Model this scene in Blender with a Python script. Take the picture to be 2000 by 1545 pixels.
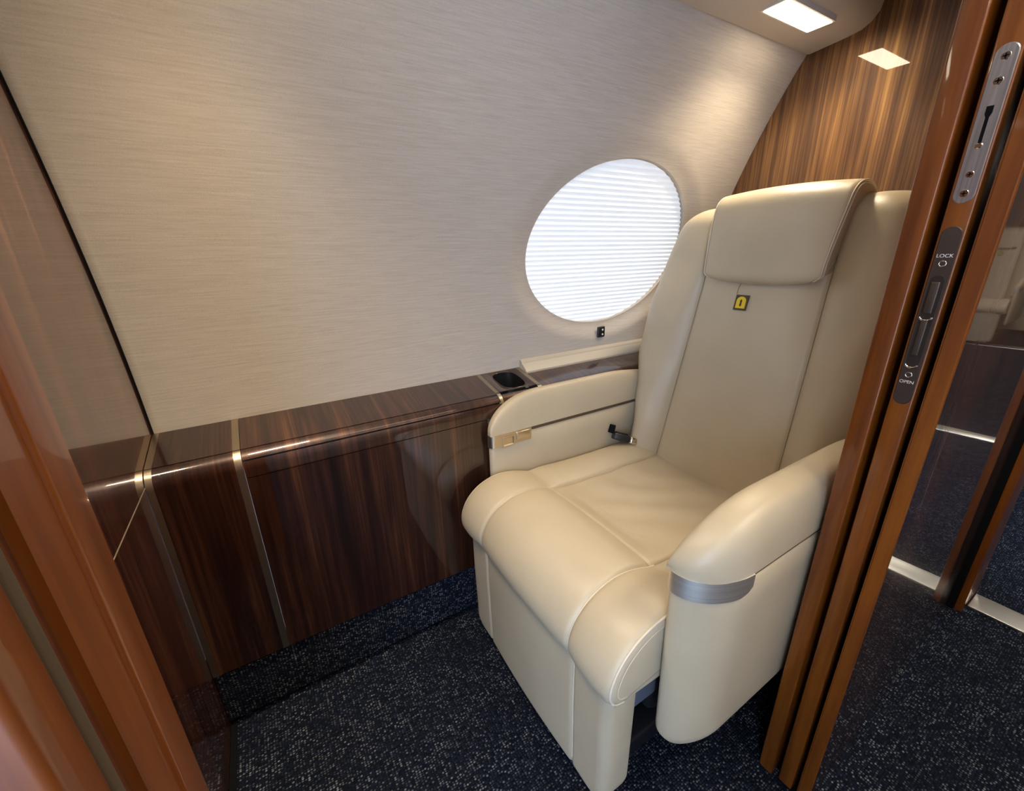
import bpy, bmesh, math, random
from mathutils import Vector, Matrix

# ------------------------------------------------------------------ scene, camera, world, exposure
scene = bpy.context.scene
for o in list(bpy.data.objects):
    bpy.data.objects.remove(o)
C = scene.collection

F_PX = 809.0
CAM = Vector((0.0, 0.0, 1.06))
YAW, PITCH, ROLL = map(math.radians, (30.88, 19.16, -1.288))
fw = Vector((math.sin(YAW) * math.cos(PITCH), math.cos(YAW) * math.cos(PITCH), -math.sin(PITCH)))
rt = fw.cross(Vector((0, 0, 1))).normalized()
up = rt.cross(fw)
r2 = rt * math.cos(ROLL) + up * math.sin(ROLL)
u2 = -rt * math.sin(ROLL) + up * math.cos(ROLL)
cam_d = bpy.data.cameras.new('camera')
cam_d.sensor_fit = 'HORIZONTAL'
cam_d.sensor_width = 36.0
cam_d.lens = F_PX / 2000.0 * 36.0
cam_d.clip_start = 0.01
cam = bpy.data.objects.new('camera', cam_d)
m = Matrix((r2, u2, -fw)).transposed().to_4x4()
m.translation = CAM
cam.matrix_world = m
C.objects.link(cam)
scene.camera = cam

world = bpy.data.worlds.new('world')
scene.world = world
world.use_nodes = True
bg = world.node_tree.nodes['Background']
bg.inputs['Color'].default_value = (0.50, 0.69, 1.0, 1)
bg.inputs['Strength'].default_value = 10.0

vs = scene.view_settings
vs.view_transform = 'Standard'
vs.look = 'None'
vs.gamma = 1.0
vs.use_curve_mapping = False
vs.exposure = 0.25
LAMP = 20.0           # emission of the compartment's lamp diffusers
LAMP_WATT = 3.1      # their downward beam
AISLE_LAMP = 36.0     # emission of the aisle's ceiling lamps
CABIN_LAMP = 15.0
FILL_LAMP = 2.5  # emission of the added fill lamp in the compartment

# ------------------------------------------------------------------ main measures (metres)
XF, XB = -0.242, 1.50          # forward bulkhead, aft bulkhead
XJ, XL = 0.744, -0.080         # door opening: aft jamb, forward jamb
YI, YO = 0.236, 0.143          # partition inner and outer face
YC = 0.930                     # console front
WZ0, WY0 = 0.706, 1.089        # foot of the curved side wall
TOPZ = 1.583


def lerp(a, b, t):
    return a + (b - a) * t


def wy(z):
    d = z - WZ0
    return WY0 - 0.0567 * d - 0.316 * d * abs(d)


# ------------------------------------------------------------------ materials
def new_mat(name):
    mt = bpy.data.materials.new(name)
    mt.use_nodes = True
    nt = mt.node_tree
    return mt, nt, nt.nodes['Principled BSDF']


def N(nt, kind, **kw):
    n = nt.nodes.new(kind)
    for k, v in kw.items():
        setattr(n, k, v)
    return n


def ramp(nt, stops, interp='LINEAR'):
    r = nt.nodes.new('ShaderNodeValToRGB')
    cr = r.color_ramp
    cr.interpolation = interp
    while len(cr.elements) < len(stops):
        cr.elements.new(0.5)
    for e, (p, c) in zip(cr.elements, stops):
        e.position = p
        e.color = (*c, 1) if len(c) == 3 else c
    return r


def mapping(nt, scale, coord='Object'):
    tc = nt.nodes.new('ShaderNodeTexCoord')
    mp = nt.nodes.new('ShaderNodeMapping')
    mp.inputs['Scale'].default_value = scale
    nt.links.new(tc.outputs[coord], mp.inputs['Vector'])
    return mp


def noise(nt, vec, scale=1.0, detail=4.0, rough=0.55, dist=0.0):
    n = nt.nodes.new('ShaderNodeTexNoise')
    n.inputs['Scale'].default_value = scale
    n.inputs['Detail'].default_value = detail
    n.inputs['Roughness'].default_value = rough
    n.inputs['Distortion'].default_value = dist
    nt.links.new(vec.outputs[0], n.inputs['Vector'])
    return n


def math_node(nt, op, a, b=None):
    n = nt.nodes.new('ShaderNodeMath')
    n.operation = op
    for i, v in enumerate((a, b)):
        if v is None:
            continue
        if hasattr(v, 'is_linked'):
            nt.links.new(v, n.inputs[i])
        else:
            n.inputs[i].default_value = v
    return n.outputs[0]


def mixc(nt, fac, a, b, blend='MIX'):
    n = nt.nodes.new('ShaderNodeMix')
    n.data_type = 'RGBA'
    n.blend_type = blend
    for s, v in ((n.inputs[0], fac), (n.inputs[6], a), (n.inputs[7], b)):
        if hasattr(v, 'is_linked'):
            nt.links.new(v, s)
        elif isinstance(v, (tuple, list)):
            s.default_value = (*v, 1)
        else:
            s.default_value = v
    return n.outputs[2]


def bump(nt, bsdf, h, strength, dist=0.001):
    b = nt.nodes.new('ShaderNodeBump')
    b.inputs['Strength'].default_value = strength
    b.inputs['Distance'].default_value = dist
    nt.links.new(h, b.inputs['Height'])
    nt.links.new(b.outputs[0], bsdf.inputs['Normal'])
    return b


def veneer(name, scale, cols, rough=0.35, coat=1.0, coat_ior=1.6, coat_rough=0.02, chatoy=0.4):
    """ribbon-striped veneer under clear gloss; `scale` stretches the stripes"""
    mt, nt, b = new_mat(name)
    mp = mapping(nt, scale)
    n1 = noise(nt, mp, 1.0, 5, 0.62, 0.15)
    mp2 = mapping(nt, tuple(s * 4.3 for s in scale))
    n2 = noise(nt, mp2, 1.0, 3, 0.6)
    mp3 = mapping(nt, tuple(s * 0.33 if s > 10 else s * 2.0 for s in scale))
    n3 = noise(nt, mp3, 1.0, 2, 0.5)
    v = math_node(nt, 'ADD', math_node(nt, 'MULTIPLY', n1.outputs[0], 0.50), math_node(nt, 'MULTIPLY', n2.outputs[0], 0.28))
    v = math_node(nt, 'ADD', v, math_node(nt, 'MULTIPLY', n3.outputs[0], 0.22))
    r = ramp(nt, [(0.34, cols[0]), (0.47, cols[1]), (0.56, cols[2]), (0.68, cols[3])])
    nt.links.new(v, r.inputs[0])
    nt.links.new(r.outputs[0], b.inputs['Base Color'])
    b.inputs['Roughness'].default_value = rough
    b.inputs['Metallic'].default_value = chatoy      # fibre sheen of the figured veneer
    b.inputs['Coat Weight'].default_value = coat
    b.inputs['Coat IOR'].default_value = coat_ior
    b.inputs['Coat Roughness'].default_value = coat_rough
    return mt


WALNUT = [(0.009, 0.0026, 0.0018), (0.027, 0.0078, 0.0046), (0.060, 0.0195, 0.0095), (0.15, 0.058, 0.021)]  # walnut darkened so that the console's shade sits in the colour
CHERRY = [(0.085, 0.018, 0.0025), (0.165, 0.041, 0.0035), (0.22, 0.060, 0.0045), (0.30, 0.090, 0.007)]
M = {}
M['veneer_x'] = veneer('walnut_veneer_console', (55, 1.2, 1.2), WALNUT)
M['veneer_y'] = veneer('walnut_veneer_bulkhead', (1.0, 78, 1.2), [(0.036, 0.014, 0.006), (0.105, 0.045, 0.016), (0.215, 0.102, 0.033), (0.40, 0.21, 0.068)], coat_ior=1.5, rough=0.42, chatoy=0.45)  # golden, lighter copy of the same walnut; lamplight is put into the colour
M['veneer_dark'] = veneer('dark_walnut_veneer', (1.0, 55, 1.0), [tuple(c * 2.6 for c in col) for col in WALNUT], coat_ior=1.95, rough=0.2)
M['veneer_out'] = veneer('walnut_veneer_partition', (40, 1.0, 1.0), WALNUT, coat_ior=1.5, chatoy=0.1)
M['cherry'] = veneer('cherry_edge', (26, 26, 1.6), CHERRY, rough=0.4, coat=0.55, coat_ior=1.45, coat_rough=0.05, chatoy=0.15)


def plain(name, col, rough=0.5, metal=0.0, coat=0.0, coat_rough=0.05, spec=0.5):
    mt, nt, b = new_mat(name)
    b.inputs['Base Color'].default_value = (*col, 1)
    b.inputs['Roughness'].default_value = rough
    b.inputs['Metallic'].default_value = metal
    b.inputs['Coat Weight'].default_value = coat
    b.inputs['Coat Roughness'].default_value = coat_rough
    b.inputs['Specular IOR Level'].default_value = spec
    return mt


def brushed(name, col, rough=0.28, scale=(400, 400, 6), amt=0.25):
    mt, nt, b = new_mat(name)
    mp = mapping(nt, scale)
    n = noise(nt, mp, 1.0, 3, 0.6)
    r = ramp(nt, [(0.3, tuple(c * (1 - amt) for c in col)), (0.7, tuple(min(1, c * (1 + amt)) for c in col))])
    nt.links.new(n.outputs[0], r.inputs[0])
    nt.links.new(r.outputs[0], b.inputs['Base Color'])
    b.inputs['Metallic'].default_value = 1.0
    b.inputs['Roughness'].default_value = rough
    return mt


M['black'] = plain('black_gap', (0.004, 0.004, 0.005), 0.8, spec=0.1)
M['black_plastic'] = plain('black_plastic', (0.012, 0.012, 0.013), 0.35)
M['black_metal'] = plain('black_metal', (0.02, 0.02, 0.023), 0.45, 0.6)
M['grey_bracket'] = plain('grey_bracket', (0.09, 0.095, 0.12), 0.5)
M['brown_gap'] = plain('brown_trim', (0.10, 0.062, 0.036), 0.45)
M['felt'] = plain('tan_felt', (0.060, 0.038, 0.018), 0.9)
M['nickel'] = brushed('brushed_nickel', (0.82, 0.77, 0.70), 0.46, (6, 6, 500), 0.10)
M['brass'] = brushed('satin_brass', (0.70, 0.62, 0.49), 0.30, (5, 5, 5), 0.06)
M['bronze_dark'] = plain('bronze_shaded', (0.05, 0.038, 0.032), 0.4, 0.6)  # darker copy of the plate bronze, with the recess's shade in the colour
M['strip'] = brushed('brass_strip_metal', (0.48, 0.40, 0.29), 0.32, (5, 5, 5), 0.06)
M['bronze'] = plain('bronze_plate', (0.10, 0.075, 0.062), 0.42, 0.75)
M['steel'] = brushed('brushed_steel', (0.50, 0.51, 0.54), 0.34, (8, 300, 8))
M['chrome'] = plain('chrome', (0.75, 0.73, 0.68), 0.12, 1.0)
M['alu'] = brushed('threshold_metal', (0.80, 0.76, 0.66), 0.32, (500, 5, 5), 0.1)
M['white_paint'] = plain('white_lettering', (0.75, 0.72, 0.68), 0.6)
M['led'] = plain('white_led', (0.9, 0.9, 0.9), 0.4)
M['yellow'] = plain('yellow_placard', (0.72, 0.50, 0.02), 0.45)
M['placard_dark'] = plain('placard_dark', (0.055, 0.042, 0.018), 0.55)
M['soffit'] = plain('cream_headliner', (0.56, 0.50, 0.44), 0.7)


def leather(name, col, seam=False):
    mt, nt, b = new_mat(name)
    mp = mapping(nt, (1, 1, 1))
    big = noise(nt, mp, 7.0, 3, 0.5)
    c = ramp(nt, [(0.25, tuple(x * 0.93 for x in col)), (0.75, tuple(min(1, x * 1.05) for x in col))])
    nt.links.new(big.outputs[0], c.inputs[0])
    nt.links.new(c.outputs[0], b.inputs['Base Color'])
    b.inputs['Roughness'].default_value = 0.40
    b.inputs['Specular IOR Level'].default_value = 0.42
    vor = N(nt, 'ShaderNodeTexVoronoi')
    vor.inputs['Scale'].default_value = 700
    nt.links.new(mp.outputs[0], vor.inputs['Vector'])
    w = noise(nt, mp, 22.0, 4, 0.6, 0.6)
    h = math_node(nt, 'ADD', math_node(nt, 'MULTIPLY', vor.outputs[0], 0.25), math_node(nt, 'MULTIPLY', w.outputs[0], 1.6))
    bump(nt, b, h, 0.35, 0.0012)
    return mt


M['leather'] = leather('cream_leather', (0.470, 0.388, 0.268))
M['seam_light'] = plain('seam_welt', (0.60, 0.52, 0.41), 0.5)
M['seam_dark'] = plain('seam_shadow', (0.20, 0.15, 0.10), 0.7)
M['cream_panel'] = plain('cream_vinyl', (0.47, 0.415, 0.335), 0.5)

# linen wall covering: fine horizontal slubs
mt, nt, b = new_mat('linen_wallcovering')
mp = mapping(nt, (13, 60, 330))
n1 = noise(nt, mp, 1.0, 4, 0.65)
mp2 = mapping(nt, (700, 80, 700))
n2 = noise(nt, mp2, 1.0, 2, 0.5)
v = math_node(nt, 'ADD', math_node(nt, 'MULTIPLY', n1.outputs[0], 0.65), math_node(nt, 'MULTIPLY', n2.outputs[0], 0.35))
r = ramp(nt, [(0.28, (0.40, 0.350, 0.29)), (0.52, (0.49, 0.435, 0.375)), (0.76, (0.57, 0.515, 0.455))])
nt.links.new(v, r.inputs[0])
nt.links.new(r.outputs[0], b.inputs['Base Color'])
b.inputs['Roughness'].default_value = 0.72
b.inputs['Specular IOR Level'].default_value = 0.3
bump(nt, b, v, 0.35, 0.0012)
M['linen'] = mt

# carpet: navy loop pile in rows with pale flecks
mt, nt, b = new_mat('navy_flecked_carpet')
mp = mapping(nt, (165, 215, 190))
vor = N(nt, 'ShaderNodeTexVoronoi')
vor.inputs['Scale'].default_value = 1.0
vor.inputs['Randomness'].default_value = 0.38
nt.links.new(mp.outputs[0], vor.inputs['Vector'])
hsv = N(nt, 'ShaderNodeSeparateColor')
nt.links.new(vor.outputs['Color'], hsv.inputs[0])
fleck = ramp(nt, [(0.46, (0, 0, 0)), (0.98, (1, 1, 1))])
nt.links.new(hsv.outputs[0], fleck.inputs[0])
core = ramp(nt, [(0.10, (1, 1, 1)), (0.50, (0, 0, 0))])
nt.links.new(vor.outputs['Distance'], core.inputs[0])
mpb = mapping(nt, (14, 14, 14))
patch = noise(nt, mpb, 1.0, 3, 0.6)
pr = ramp(nt, [(0.35, (0.25, 0.25, 0.25)), (0.65, (1, 1, 1))])
nt.links.new(patch.outputs[0], pr.inputs[0])
fac = math_node(nt, 'MULTIPLY', math_node(nt, 'MULTIPLY', fleck.outputs[0], core.outputs[0]), pr.outputs[0])
base = mixc(nt, hsv.outputs[1], (0.004, 0.006, 0.013), (0.012, 0.017, 0.036))
dark = mixc(nt, vor.outputs['Distance'], base, (0.002, 0.0025, 0.005))
col = mixc(nt, fac, dark, (0.30, 0.33, 0.37))
nt.links.new(col, b.inputs['Base Color'])
b.inputs['Roughness'].default_value = 0.95
b.inputs['Specular IOR Level'].default_value = 0.1
inv = math_node(nt, 'SUBTRACT', 1.0, vor.outputs['Distance'])
bump(nt, b, inv, 0.9, 0.004)
M['carpet'] = mt

# pleated shade: thin white cloth that lets daylight through
mt = bpy.data.materials.new('pleated_shade_cloth')
mt.use_nodes = True
nt = mt.node_tree
nt.nodes.clear()
out = N(nt, 'ShaderNodeOutputMaterial')
dif = N(nt, 'ShaderNodeBsdfDiffuse')
dif.inputs['Color'].default_value = (0.80, 0.81, 0.83, 1)
tr = N(nt, 'ShaderNodeBsdfTranslucent')
tr.inputs['Color'].default_value = (0.92, 0.72, 0.54, 1)
mx = N(nt, 'ShaderNodeMixShader')
mx.inputs[0].default_value = 0.075
nt.links.new(dif.outputs[0], mx.inputs[1])
nt.links.new(tr.outputs[0], mx.inputs[2])
nt.links.new(mx.outputs[0], out.inputs[0])
M['shade'] = mt


def emit(name, col, strength):
    mt = bpy.data.materials.new(name)
    mt.use_nodes = True
    nt = mt.node_tree
    nt.nodes.clear()
    o = N(nt, 'ShaderNodeOutputMaterial')
    e = N(nt, 'ShaderNodeEmission')
    e.inputs[0].default_value = (*col, 1)
    e.inputs[1].default_value = strength
    nt.links.new(e.outputs[0], o.inputs[0])
    return mt


M['lamp'] = emit('lamp_diffuser', (1.0, 0.86, 0.64), LAMP)
M['aisle_lamp'] = emit('aisle_lamp_diffuser', (1.0, 0.90, 0.74), AISLE_LAMP)
M['fill_lamp'] = emit('fill_lamp_panel', (1.0, 0.86, 0.64), FILL_LAMP)
M['cabin_lamp'] = emit('cabin_lamp_diffuser', (1.0, 0.93, 0.84), CABIN_LAMP)


# ------------------------------------------------------------------ mesh helpers
def obj(name, verts, faces, mat, parent=None, smooth=True, angle=40):
    me = bpy.data.meshes.new(name)
    me.from_pydata([tuple(v) for v in verts], [], faces)
    return link(name, me, mat, parent, smooth, angle)


def link(name, me, mat, parent=None, smooth=True, angle=40):
    bm = bmesh.new()
    bm.from_mesh(me)
    bmesh.ops.recalc_face_normals(bm, faces=bm.faces)
    bm.to_mesh(me)
    bm.free()
    if smooth:
        for p in me.polygons:
            p.use_smooth = True
        me.set_sharp_from_angle(angle=math.radians(angle))
    me.materials.append(M[mat] if isinstance(mat, str) else mat)
    o = bpy.data.objects.new(name, me)
    C.objects.link(o)
    if parent is not None:
        o.parent = parent
    return o


def tag(o, label, cat, group=None, kind=None):
    o['label'] = label
    o['category'] = cat
    if group:
        o['group'] = group
    if kind:
        o['kind'] = kind
    return o


def empty(name, label, cat, group=None, kind=None):
    o = bpy.data.objects.new(name, None)
    o.empty_display_size = 0.05
    C.objects.link(o)
    return tag(o, label, cat, group, kind)


def bm_box(bm, x0, x1, y0, y1, z0, z1):
    g = bmesh.ops.create_cube(bm, size=1.0)
    for v in g['verts']:
        v.co = Vector(((x0 + x1) / 2 + v.co.x * (x1 - x0), (y0 + y1) / 2 + v.co.y * (y1 - y0), (z0 + z1) / 2 + v.co.z * (z1 - z0)))
    return g['verts']


def box(name, x0, x1, y0, y1, z0, z1, mat, parent=None, bevel=0.0, seg=3):
    bm = bmesh.new()
    bm_box(bm, x0, x1, y0, y1, z0, z1)
    if bevel:
        bmesh.ops.bevel(bm, geom=bm.edges[:], offset=bevel, segments=seg, affect='EDGES', profile=0.5)
    me = bpy.data.meshes.new(name)
    bm.to_mesh(me)
    bm.free()
    return link(name, me, mat, parent)


def loft(name, rings, mat, parent=None, closed=True, cap0=True, cap1=True, angle=40):
    n = len(rings[0])
    verts = [p for r in rings for p in r]
    faces = []
    for i in range(len(rings) - 1):
        for j in range(n if closed else n - 1):
            k = (j + 1) % n
            faces.append((i * n + j, i * n + k, (i + 1) * n + k, (i + 1) * n + j))
    if cap0:
        faces.append(tuple(range(n - 1, -1, -1)))
    if cap1:
        faces.append(tuple(range((len(rings) - 1) * n, len(rings) * n)))
    return obj(name, verts, faces, mat, parent, True, angle)


def tube(name, pts, r, mat, parent=None, n=8, closed=False):
    pts = [Vector(p) for p in pts]
    rings = []
    L = len(pts)
    prev = None
    for i in range(L):
        a = pts[i - 1] if (i > 0 or closed) else pts[0]
        c = pts[(i + 1) % L] if (i < L - 1 or closed) else pts[-1]
        t = (c - a).normalized()
        ref = prev if prev is not None else (Vector((0, 0, 1)) if abs(t.z) < 0.9 else Vector((1, 0, 0)))
        u = (ref - t * ref.dot(t)).normalized()
        prev = u
        w = t.cross(u)
        rings.append([pts[i] + (u * math.cos(q) + w * math.sin(q)) * r for q in [2 * math.pi * k / n for k in range(n)]])
    if closed:
        rings.append(rings[0])
        return loft(name, rings, mat, parent, True, False, False, 80)
    return loft(name, rings, mat, parent, True, True, True, 80)


def extrude_x(name, prof, x0, x1, mat, parent=None, angle=30):
    """closed profile of (y, z) points swept along x"""
    return loft(name, [[(x0, y, z) for y, z in prof], [(x1, y, z) for y, z in prof]], mat, parent, True, True, True, angle)




def interp(tbl, x):
    if x <= tbl[0][0]:
        return tbl[0][1]
    for (a, va), (b_, vb) in zip(tbl, tbl[1:]):
        if x <= b_:
            t = (x - a) / (b_ - a)
            t = t * t * (3 - 2 * t)
            return lerp(va, vb, t)
    return tbl[-1][1]


def catmull(pts, n=8, closed=False):
    out = []
    L = len(pts)
    rng = range(L if closed else L - 1)
    for i in rng:
        p0 = pts[(i - 1) % L] if (closed or i > 0) else pts[0]
        p1, p2 = pts[i], pts[(i + 1) % L]
        p3 = pts[(i + 2) % L] if (closed or i + 2 < L) else pts[-1]
        for k in range(n):
            t = k / n
            out.append(tuple(0.5 * ((2 * b1) + (-a1 + c1) * t + (2 * a1 - 5 * b1 + 4 * c1 - d1) * t * t + (-a1 + 3 * b1 - 3 * c1 + d1) * t ** 3)
                             for a1, b1, c1, d1 in zip(p0, p1, p2, p3)))
    if not closed:
        out.append(tuple(pts[-1]))
    return out


# ------------------------------------------------------------------ the setting
# floor
fl = box('floor', -1.64, 9.04, -1.24, 1.16, -0.05, 0.0, 'carpet')
tag(fl, 'dark navy loop pile carpet with pale flecks covering the floor', 'carpet', kind='structure')

# side wall with an oval window in a shallow dish
WCX, WCZ = 1.008, 1.062
IA, IB = 0.326, 0.241       # clear oval
OA, OB = 0.400, 0.302       # rim of the dish
def dish(z):
    """the oval sits deeper at its foot than at its head"""
    return lerp(0.024, 0.006, max(0.0, min(1.0, (z - WCZ + IB) / (2 * IB))))



def wall_pt(x, z, extra=0.0):
    return (x, wy(z) + extra, z)


def window_wall():
    x0, x1, z0, z1 = XF - 0.02, XB + 0.005, 0.60, TOPZ + 0.03
    angs = [2 * math.pi * i / 160 for i in range(160)]
    for cx, cz in ((x0, z0), (x1, z0), (x0, z1), (x1, z1)):
        angs.append(math.atan2((cz - WCZ) / OB, (cx - WCX) / OA) % (2 * math.pi))
    angs = sorted(set(angs))
    rings = []
    for d in (0.016, 0.010, 0.004):
        rings.append([wall_pt(WCX + IA * math.cos(a), WCZ + IB * math.sin(a), d + dish(WCZ + IB * math.sin(a))) for a in angs])
    for i in range(0, 13):
        t = i / 12
        e = lerp(IA, OA, t), lerp(IB, OB, t)
        s = t * t * (3 - 2 * t)
        rings.append([wall_pt(WCX + e[0] * math.cos(a), WCZ + e[1] * math.sin(a), dish(WCZ + e[1] * math.sin(a)) * (1 - s) ** 1.1) for a in angs])
    for i in range(1, 25):
        t = i / 24
        ring = []
        for a in angs:
            ox, oz = WCX + OA * math.cos(a), WCZ + OB * math.sin(a)
            dx, dz = OA * math.cos(a), OB * math.sin(a)
            k = 1e9
            if dx > 1e-9: k = min(k, (x1 - WCX) / dx)
            if dx < -1e-9: k = min(k, (x0 - WCX) / dx)
            if dz > 1e-9: k = min(k, (z1 - WCZ) / dz)
            if dz < -1e-9: k = min(k, (z0 - WCZ) / dz)
            ex, ez = WCX + dx * k, WCZ + dz * k
            ring.append(wall_pt(lerp(ox, ex, t), lerp(oz, ez, t)))
        rings.append(ring)
    return loft('wall_side', rings, 'linen', None, True, False, False, 60)


w = window_wall()
tag(w, 'curved beige linen covered side wall around the oval window', 'wall', kind='structure')
sol = w.modifiers.new('thickness', 'SOLIDIFY')
sol.thickness = 0.012
sol.offset = 1.0

# the window: pleated shade in the oval and a rim round it
win = empty('window_1', 'oval cabin window with its white pleated shade drawn down', 'window', kind='structure')
npl = 38
rows = []
zb, zt_ = WCZ - IB - 0.02, WCZ + IB + 0.02
for i in range(npl * 2 + 1):
    z = lerp(zb, zt_, i / (npl * 2))
    off = dish(z) + 0.012 + (0.0050 if i % 2 else 0.0)
    rows.append([(lerp(WCX - IA - 0.02, WCX + IA + 0.02, k / 8), wy(z) + off, z) for k in range(9)])
vv = [p for r_ in rows for p in r_]
ff = [(i * 9 + j, i * 9 + j + 1, (i + 1) * 9 + j + 1, (i + 1) * 9 + j) for i in range(len(rows) - 1) for j in range(8)]
obj('pleated_shade', vv, ff, 'shade', win, False)
rim = [(WCX + (IA + 0.001) * math.cos(a), wy(WCZ + (IB + 0.001) * math.sin(a)) + 0.011 + dish(WCZ + IB * math.sin(a)), WCZ + (IB + 0.001) * math.sin(a)) for a in [2 * math.pi * i / 120 for i in range(120)]]
tube('window_rim', rim, 0.0022, 'cream_panel', win, 6, True)

# forward bulkhead: glossy dark veneer in two panels with a level joint
wf = empty('wall_forward', 'glossy dark veneered forward bulkhead mirroring the side wall', 'wall', kind='structure')
box('lower_panel', XF - 0.02, XF, 0.21, 1.10, 0.0, 0.6585, 'veneer_dark', wf)
box('joint_strip', XF - 0.01, XF + 0.0006, 0.21, 0.97, 0.6575, 0.6592, 'seam_dark', wf)
box('upper_panel', XF - 0.02, XF, 0.21, 1.10, 0.6600, 1.80, 'veneer_dark', wf)
# dark corner seal following the wall curve
rings = []
for i in range(40):
    z = lerp(0.70, TOPZ, i / 39)
    y = wy(z)
    rings.append([(XF, y - 0.003, z), (XF + 0.003, y - 0.003, z), (XF + 0.0035, y + 0.004, z), (XF, y + 0.004, z)])
loft('corner_seal', rings, 'black', wf)

# aft bulkhead
wa = box('wall_aft', XB, XB + 0.03, 0.212, 1.12, 0.0, 1.95, 'veneer_y')
tag(wa, 'striped walnut veneer bulkhead behind the cream seat', 'wall', kind='structure')

# ceiling: dropped cream soffit along the side wall, rising to the headliner
prof = [(0.802, TOPZ), (0.790, TOPZ - 0.003), (0.70, 1.588), (0.668, 1.593), (0.648, 1.604), (0.634, 1.622), (0.628, 1.650), (0.626, 1.76),
        (0.20, 1.78), (0.20, 1.80), (0.84, 1.80), (0.84, TOPZ)]
sf = extrude_x('ceiling', prof, XF - 0.02, XB, 'soffit', None, 30)
tag(sf, 'cream dropped soffit over the compartment', 'ceiling', kind='structure')


def ceiling_lamp(x0, x1, y0, y1, z, label, mat, group, beam=0.0, spread=125, nm='ceiling_light'):
    t = empty(nm, label, 'light', group)
    t.location = ((x0 + x1) / 2, (y0 + y1) / 2, z)
    a, b_ = (x1 - x0) / 2, (y1 - y0) / 2
    e = 0.006
    # frame as four mitred bars round the diffuser
    vs_, fs = [], []
    for (ia, ib, zz) in ((a, b_, 0.006), (a + e, b_ + e, 0.006), (a + e, b_ + e, -0.006), (a, b_, -0.006)):
        vs_ += [(-ia, -ib, zz), (ia, -ib, zz), (ia, ib, zz), (-ia, ib, zz)]
    for k in range(4):
        for j in range(4):
            fs.append((k * 4 + j, k * 4 + (j + 1) % 4, ((k + 1) % 4) * 4 + (j + 1) % 4, ((k + 1) % 4) * 4 + j))
    obj('frame', vs_, fs, 'soffit', t, False)
    box('diffuser', -a, a, -b_, b_, -0.0075, -0.001, mat, t)
    if beam:
        ld = bpy.data.lights.new('downlight', 'AREA')
        ld.shape = 'RECTANGLE'
        ld.size, ld.size_y = 2 * a, 2 * b_
        ld.energy = beam
        ld.color = (1.0, 0.84, 0.60)
        ld.spread = math.radians(spread)
        lo = bpy.data.objects.new('downlight', ld)
        lo.location = (0, 0, -0.0085)
        C.objects.link(lo)
        lo.parent = t
    return t


ceiling_lamp(1.150, 1.352, 0.672, 0.728, 1.588, 'bright rectangular ceiling light next to the walnut bulkhead', 'lamp', 'soffit lights', LAMP_WATT)
ceiling_lamp(-0.14, 0.08, 0.672, 0.728, 1.588, 'rectangular soffit light above the long walnut console', 'lamp', 'soffit lights', LAMP_WATT * 0.95, 96)

# aisle partition, aft of the opening: two skins with the sliding door between them
pa = empty('wall_aisle_aft', 'wooden partition with a pocket holding the sliding door', 'wall', kind='structure')
PSL = 0.025   # the outer skin runs a little out of square


def yo(x):
    return YO + (x - XJ) * PSL


box('inner_skin', XJ, XB, 0.210, YI, 0.0, 1.78, 'cherry', pa, 0.0025)
ring0 = [(XJ, yo(XJ)), (XJ, 0.164), (1.66, 0.19), (1.66, yo(1.66))]
bm = bmesh.new()
vb_ = [bm.verts.new((x, y, 0.0)) for x, y in ring0]
vt_ = [bm.verts.new((x, y, 1.80)) for x, y in ring0]
for k in range(4):
    bm.faces.new((vb_[k], vb_[(k + 1) % 4], vt_[(k + 1) % 4], vt_[k]))
bm.faces.new(vb_[::-1])
bm.faces.new(vt_)
bmesh.ops.bevel(bm, geom=[e for e in bm.edges if abs(e.verts[0].co.z - e.verts[1].co.z) > 1 and e.verts[0].co.x < 1], offset=0.0025, segments=3, affect='EDGES')
me = bpy.data.meshes.new('outer_skin')
bm.to_mesh(me)
bm.free()
os_ = link('outer_skin', me, 'veneer_out', pa)
me.materials.append(M['cherry'])
for p in me.polygons:      # the end grain strip at the opening is the same solid edge band as the inner skin
    if p.normal.x < -0.3:
        p.material_index = 1
box('pocket_filler', 0.80, XB, 0.1645, 0.2095, 0.0, 1.78, 'black', pa)  # black filler; the pocket's inner darkness is put into its colour

# sliding door retracted in the pocket, its edge showing a keeper plate and a latch
dr = empty('door_1', 'sliding pocket door pushed back into the partition', 'door', kind='structure')
box('door_leaf', XJ + 0.004, 0.798, 0.1735, 0.1985, 0.004, 1.775, 'cherry', dr, 0.002)


def stadium(cy, hw, z0, z1, n=10):
    pts = []
    for k in range(n + 1):
        a = math.pi * k / n
        pts.append((cy + hw * math.cos(a), z1 - hw + hw * math.sin(a)))
    for k in range(n + 1):
        a = math.pi + math.pi * k / n
        pts.append((cy + hw * math.cos(a), z0 + hw + hw * math.sin(a)))
    return pts


def plate(name, prof, x0, x1, mat, parent, ins=0.0008):
    cy = sum(p[0] for p in prof) / len(prof)
    cz = sum(p[1] for p in prof) / len(prof)
    ringA = [(x0, y, z) for y, z in prof]
    ringB = [(x1 + ins, y, z) for y, z in prof]
    zs = [p[1] for p in prof]
    hz = (max(zs) - min(zs)) / 2
    hy = max(p[0] for p in prof) - cy
    ringC = [(x1, cy + (y - cy) * (1 - ins / hy), cz + (z - cz) * (1 - ins / hz)) for y, z in prof]
    return loft(name, [ringA, ringB, ringC], mat, parent, True, True, True, 30)


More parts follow.
